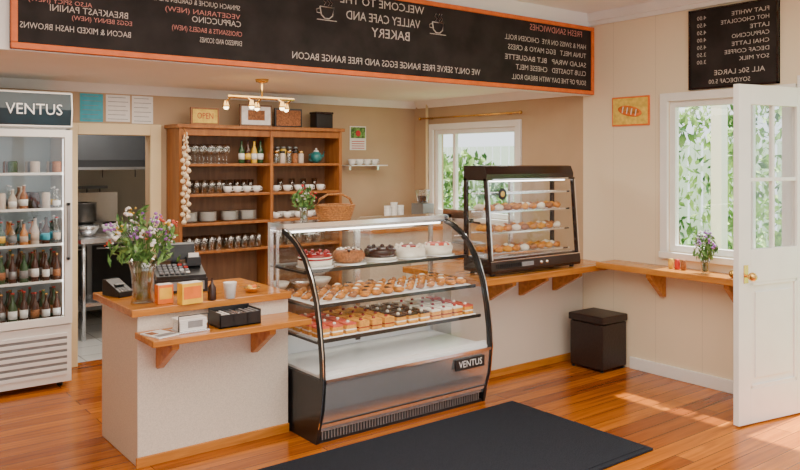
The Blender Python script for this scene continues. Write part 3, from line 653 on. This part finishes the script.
b.T=Matrix.Translation((bx,by_,0))@Matrix.Scale(1.35,4,(1,0,0)); b.cyl((0,0,1.217),.076,.006,'wicker',24)
b.tube([(-.10,0,1.31),(-.085,0,1.35),(-.04,0,1.38),(.04,0,1.38),(.085,0,1.35),(.10,0,1.31)],.007,'wicker'); b.T=Matrix.Identity(4)
for i in range(9): b.ball((bx+R(-.08,.08),by_+R(-.04,.04),1.285),.028,('pastry','nut')[i%2],(1.3,.9,.8),9,6)
b.done()
b=MB('cash_register'); b.T=Matrix.Translation((1.77,4.44,ZC))@Matrix.Rotation(math.radians(-12),4,'Z')
b.box(-.15,.15,-.12,.16,0,.08,'black').box(-.13,.13,-.125,-.12,.015,.065,'key').prismX([(-.12,.08),(-.12,.10),(.04,.15),(.14,.16),(.14,.08)],-.14,.14,'black')
for i in range(6):
    for j in range(4):
        yy=-.10+j*.034; zz=.108+ (yy+.12)*.31; b.box(-.12+i*.03,-.098+i*.03,yy,yy+.024,zz-.004,zz+.006,('key','pwhite','key','redc')[(i+j)%4 if i>3 else 0])
b.box(-.02,.02,.10,.13,.15,.20,'black').prismX([(.06,.17),(.075,.26),(.10,.27),(.12,.18)],-.11,.11,'black').prismX([(.058,.18),(.071,.25),(.073,.25),(.062,.18)],-.09,.09,'hoods')
b.box(.05,.13,-.02,.05,.14,.19,'black').box(.06,.12,-.01,.0,.19,.215,'paper'); b.done(.004)
b=MB('card_terminal'); b.T=Matrix.Translation((1.43,4.46,ZC))@Matrix.Rotation(.3,4,'Z'); b.prismX([(-.07,0),(-.07,.03),(.06,.09),(.09,.09),(.09,0)],-.045,.045,'black').box(-.03,.03,-.02,.03,.062,.068,'dsteel')
for i in range(3):
    for j in range(3): b.box(-.03+i*.021,-.016+i*.021,-.065+j*.014,-.055+j*.014,.03+j*.006,.038+j*.006,'key')
b.done(.004)
def cards(name,x,y,z,w_,d_,h_,k1,k2,rot=0):
    b=MB(name); b.T=Matrix.Translation((x,y,z))@Matrix.Rotation(rot,4,'Z')
    b.box(-w_/2,w_/2,-d_/2,d_/2,0,h_,k1).box(-w_/2+.008,w_/2-.008,-d_/2-.002,-d_/2,h_*.25,h_*.85,k2)
    b.box(-w_/2+.004,w_/2-.004,-d_/2+.004,d_/2-.004,h_,h_+.004,'paper'); return b.done(.002)
x,y=onZ(164,303,ZC); cards('tea_box',x,y,ZC,.085,.05,.10,'orc','yel')
x,y=onZ(190,303,ZC); cards('tea_box',x,y,ZC,.12,.06,.11,'yel','orc',.1)
x,y=onZ(230,298,ZC); b=MB('paper_cup'); b.lathe([(.027,0),(.037,.085),(.039,.088),(.035,.087),(.025,.004),(0.0001,.004)],(x,y,ZC),'pwhite',20).done()
x,y=onZ(212,300,ZC); b=MB('sauce_bottle'); b.lathe([(.022,0),(.024,.01),(.022,.07),(.008,.09),(.004,.12)],(x,y,ZC),'choc',14).done()
x,y=onZ(252,292,ZC); b=MB('candy_dish'); b.lathe([(.03,0),(.045,.02),(.05,.03),(.045,.03),(.0001,.01)],(x,y,ZC),'brass',18); [b.ball((x+R(-.025,.025),y+R(-.025,.025),ZC+.03),.011,('pyel','orc')[i%2]) for i in range(8)]; b.done()
ZL=.709
b=MB('napkin_stack'); b.T=Matrix.Translation((1.61,3.88,ZL))
b.box(-.085,.085,-.06,.06,0,.008,'steel')
for i in range(7): b.box(-.075+R(-.004,.004),.075+R(-.004,.004),-.05,.05,.009+i*.009,.0165+i*.009,'paper')
b.box(-.03,.05,-.052,-.050,.025,.06,'key').tube([(-.08,-.05,.01),(-.08,-.05,.09)],.003,'black',6).tube([(.08,-.05,.01),(.08,-.05,.09)],.003,'black',6).tube([(-.08,-.05,.09),(.08,-.05,.09)],.003,'black',6).done(.001)
b=MB('cutlery_caddy'); b.T=Matrix.Translation((1.87,3.89,ZL)); W_,D_=.12,.075
b.box(-W_,W_,-D_,D_,0,.008,'black').box(-W_,W_,-D_,-D_+.006,0,.07,'black').box(-W_,W_,D_-.006,D_,0,.09,'black').box(-W_,-W_+.006,-D_,D_,0,.08,'black').box(W_-.006,W_,-D_,D_,0,.08,'black')
for q in (-.04,.04): b.box(q-.003,q+.003,-D_,D_,0,.07,'black')
for i in range(12): b.box(-.105+i*.019,-.095+i*.019,-.06,.06,.03,.062+.004*(i%3),('paper','steel','key')[i//4])
b.done(.001)
b=MB('newspaper'); b.T=Matrix.Translation((1.45,3.88,ZL))@Matrix.Rotation(.25,4,'Z'); b.box(-.06,.06,-.08,.08,0,.006,'paper').box(-.05,.05,-.07,-.02,.006,.007,'key').box(-.05,-.005,0,.06,.006,.007,'nut').done()
bouquet('flower_vase',4.91,2.93,.821,.10,.035,.22,.085,['purple','pwhite','grn','purple'],18,80,.018)
b=MB('sauce_jars')
for i,k in enumerate(('pyel','redc','nut')): b.lathe([(.018,0),(.020,.05),(.015,.06),(.015,.07)],(4.95,3.22-i*.05,.821),k,14)
b.done()
# ---------------- outside
MB('ground_lawn').box(WX+.12,16,-4,16,-.12,-.06,'grass').done()
for i,(x,y,s) in enumerate([(7.8,3.1,.85),(7.3,4.7,1.15),(8.2,6.4,1.0),(7.5,8.2,.85),(8.0,10.0,1.0),(9.6,4.6,1.2),(10.0,8.2,.95),(7.9,1.3,.9)]):
    b=MB('garden_shrub')
    b.tube([(x,y,-.06),(x+.05,y,.5),(x,y,1.0*s)],[.05,.04,.02],'hutchd')
    for j in range(1500):
        v=Vector((random.gauss(0,1),random.gauss(0,1),random.gauss(0,1))).normalized()*R(.75,1.05)
        b.leaf((x+v.x*s*.72,y+v.y*s*.82,1.05*s+v.z*s*.95),R(.03,.07),'hedge',1.2)
    b.done()
f=MB('garden_fence')
for i in range(60): f.box(12,12.03,-1+i*.25,-1+i*.25+.2,-.06,1.9,'white')
f.box(12.03,12.07,-1,14,.4,.5,'white').box(12.03,12.07,-1,14,1.4,1.5,'white').done()
f=MB('veranda_post'); 
for y in (3.55,4.75): f.box(6.2,6.3,y,y+.1,-.06,2.6,'white').box(6.18,6.32,y-.02,y+.12,-.06,.12,'white').box(6.18,6.32,y-.02,y+.12,2.5,2.6,'white')
f.box(6.2,6.3,2.4,6.0,2.6,2.72,'white').done(.004)

# ---------------- lights
def area(name,loc,sx,sy_,e,col=(1,.96,.9),rot=(0,0,0)):
    L=bpy.data.lights.new(name,'AREA'); L.shape='RECTANGLE'; L.size=sx; L.size_y=sy_; L.energy=e; L.color=col
    o=bpy.data.objects.new(name,L); o.location=loc; o.rotation_euler=rot; bpy.context.scene.collection.objects.link(o); return o
area('fill_light_main',(1.8,1.4,2.74),4,3,170,(1,.93,.82))  # added soft fill under the main ceiling, no lamp fitting there
area('fill_light_kitchen',(2.6,5.1,2.17),3.2,.9,52,(1,.89,.74))  # added fill over the kitchen, separate from the chandelier bulbs
area('fill_light_backroom',(2.1,6.8,2.37),.6,.4,15)  # added fill to brighten the back room, no lamp modelled
sun=bpy.data.lights.new('sun','SUN'); sun.energy=20; sun.angle=.02; sun.color=(1,.95,.86)
so=bpy.data.objects.new('sun',sun); bpy.context.scene.collection.objects.link(so)
dirv=Vector((-1,.02,-2.5)).normalized(); so.rotation_euler=dirv.to_track_quat('-Z','Y').to_euler(); so.location=(8,2,6)
wd=bpy.data.worlds.new('World'); bpy.context.scene.world=wd; wd.use_nodes=True
bg=wd.node_tree.nodes['Background']; bg.inputs[0].default_value=(.92,.96,1,1); bg.inputs[1].default_value=2.3
# ---------------- camera
cd=bpy.data.cameras.new('camera'); cd.sensor_width=36; cd.lens=36*F/800; cd.shift_y=-75/800; cd.clip_start=.05
co=bpy.data.objects.new('camera',cd); co.location=(0,0,H); co.rotation_euler=(math.pi/2,0,-TH); bpy.context.scene.collection.objects.link(co)
bpy.context.scene.camera=co
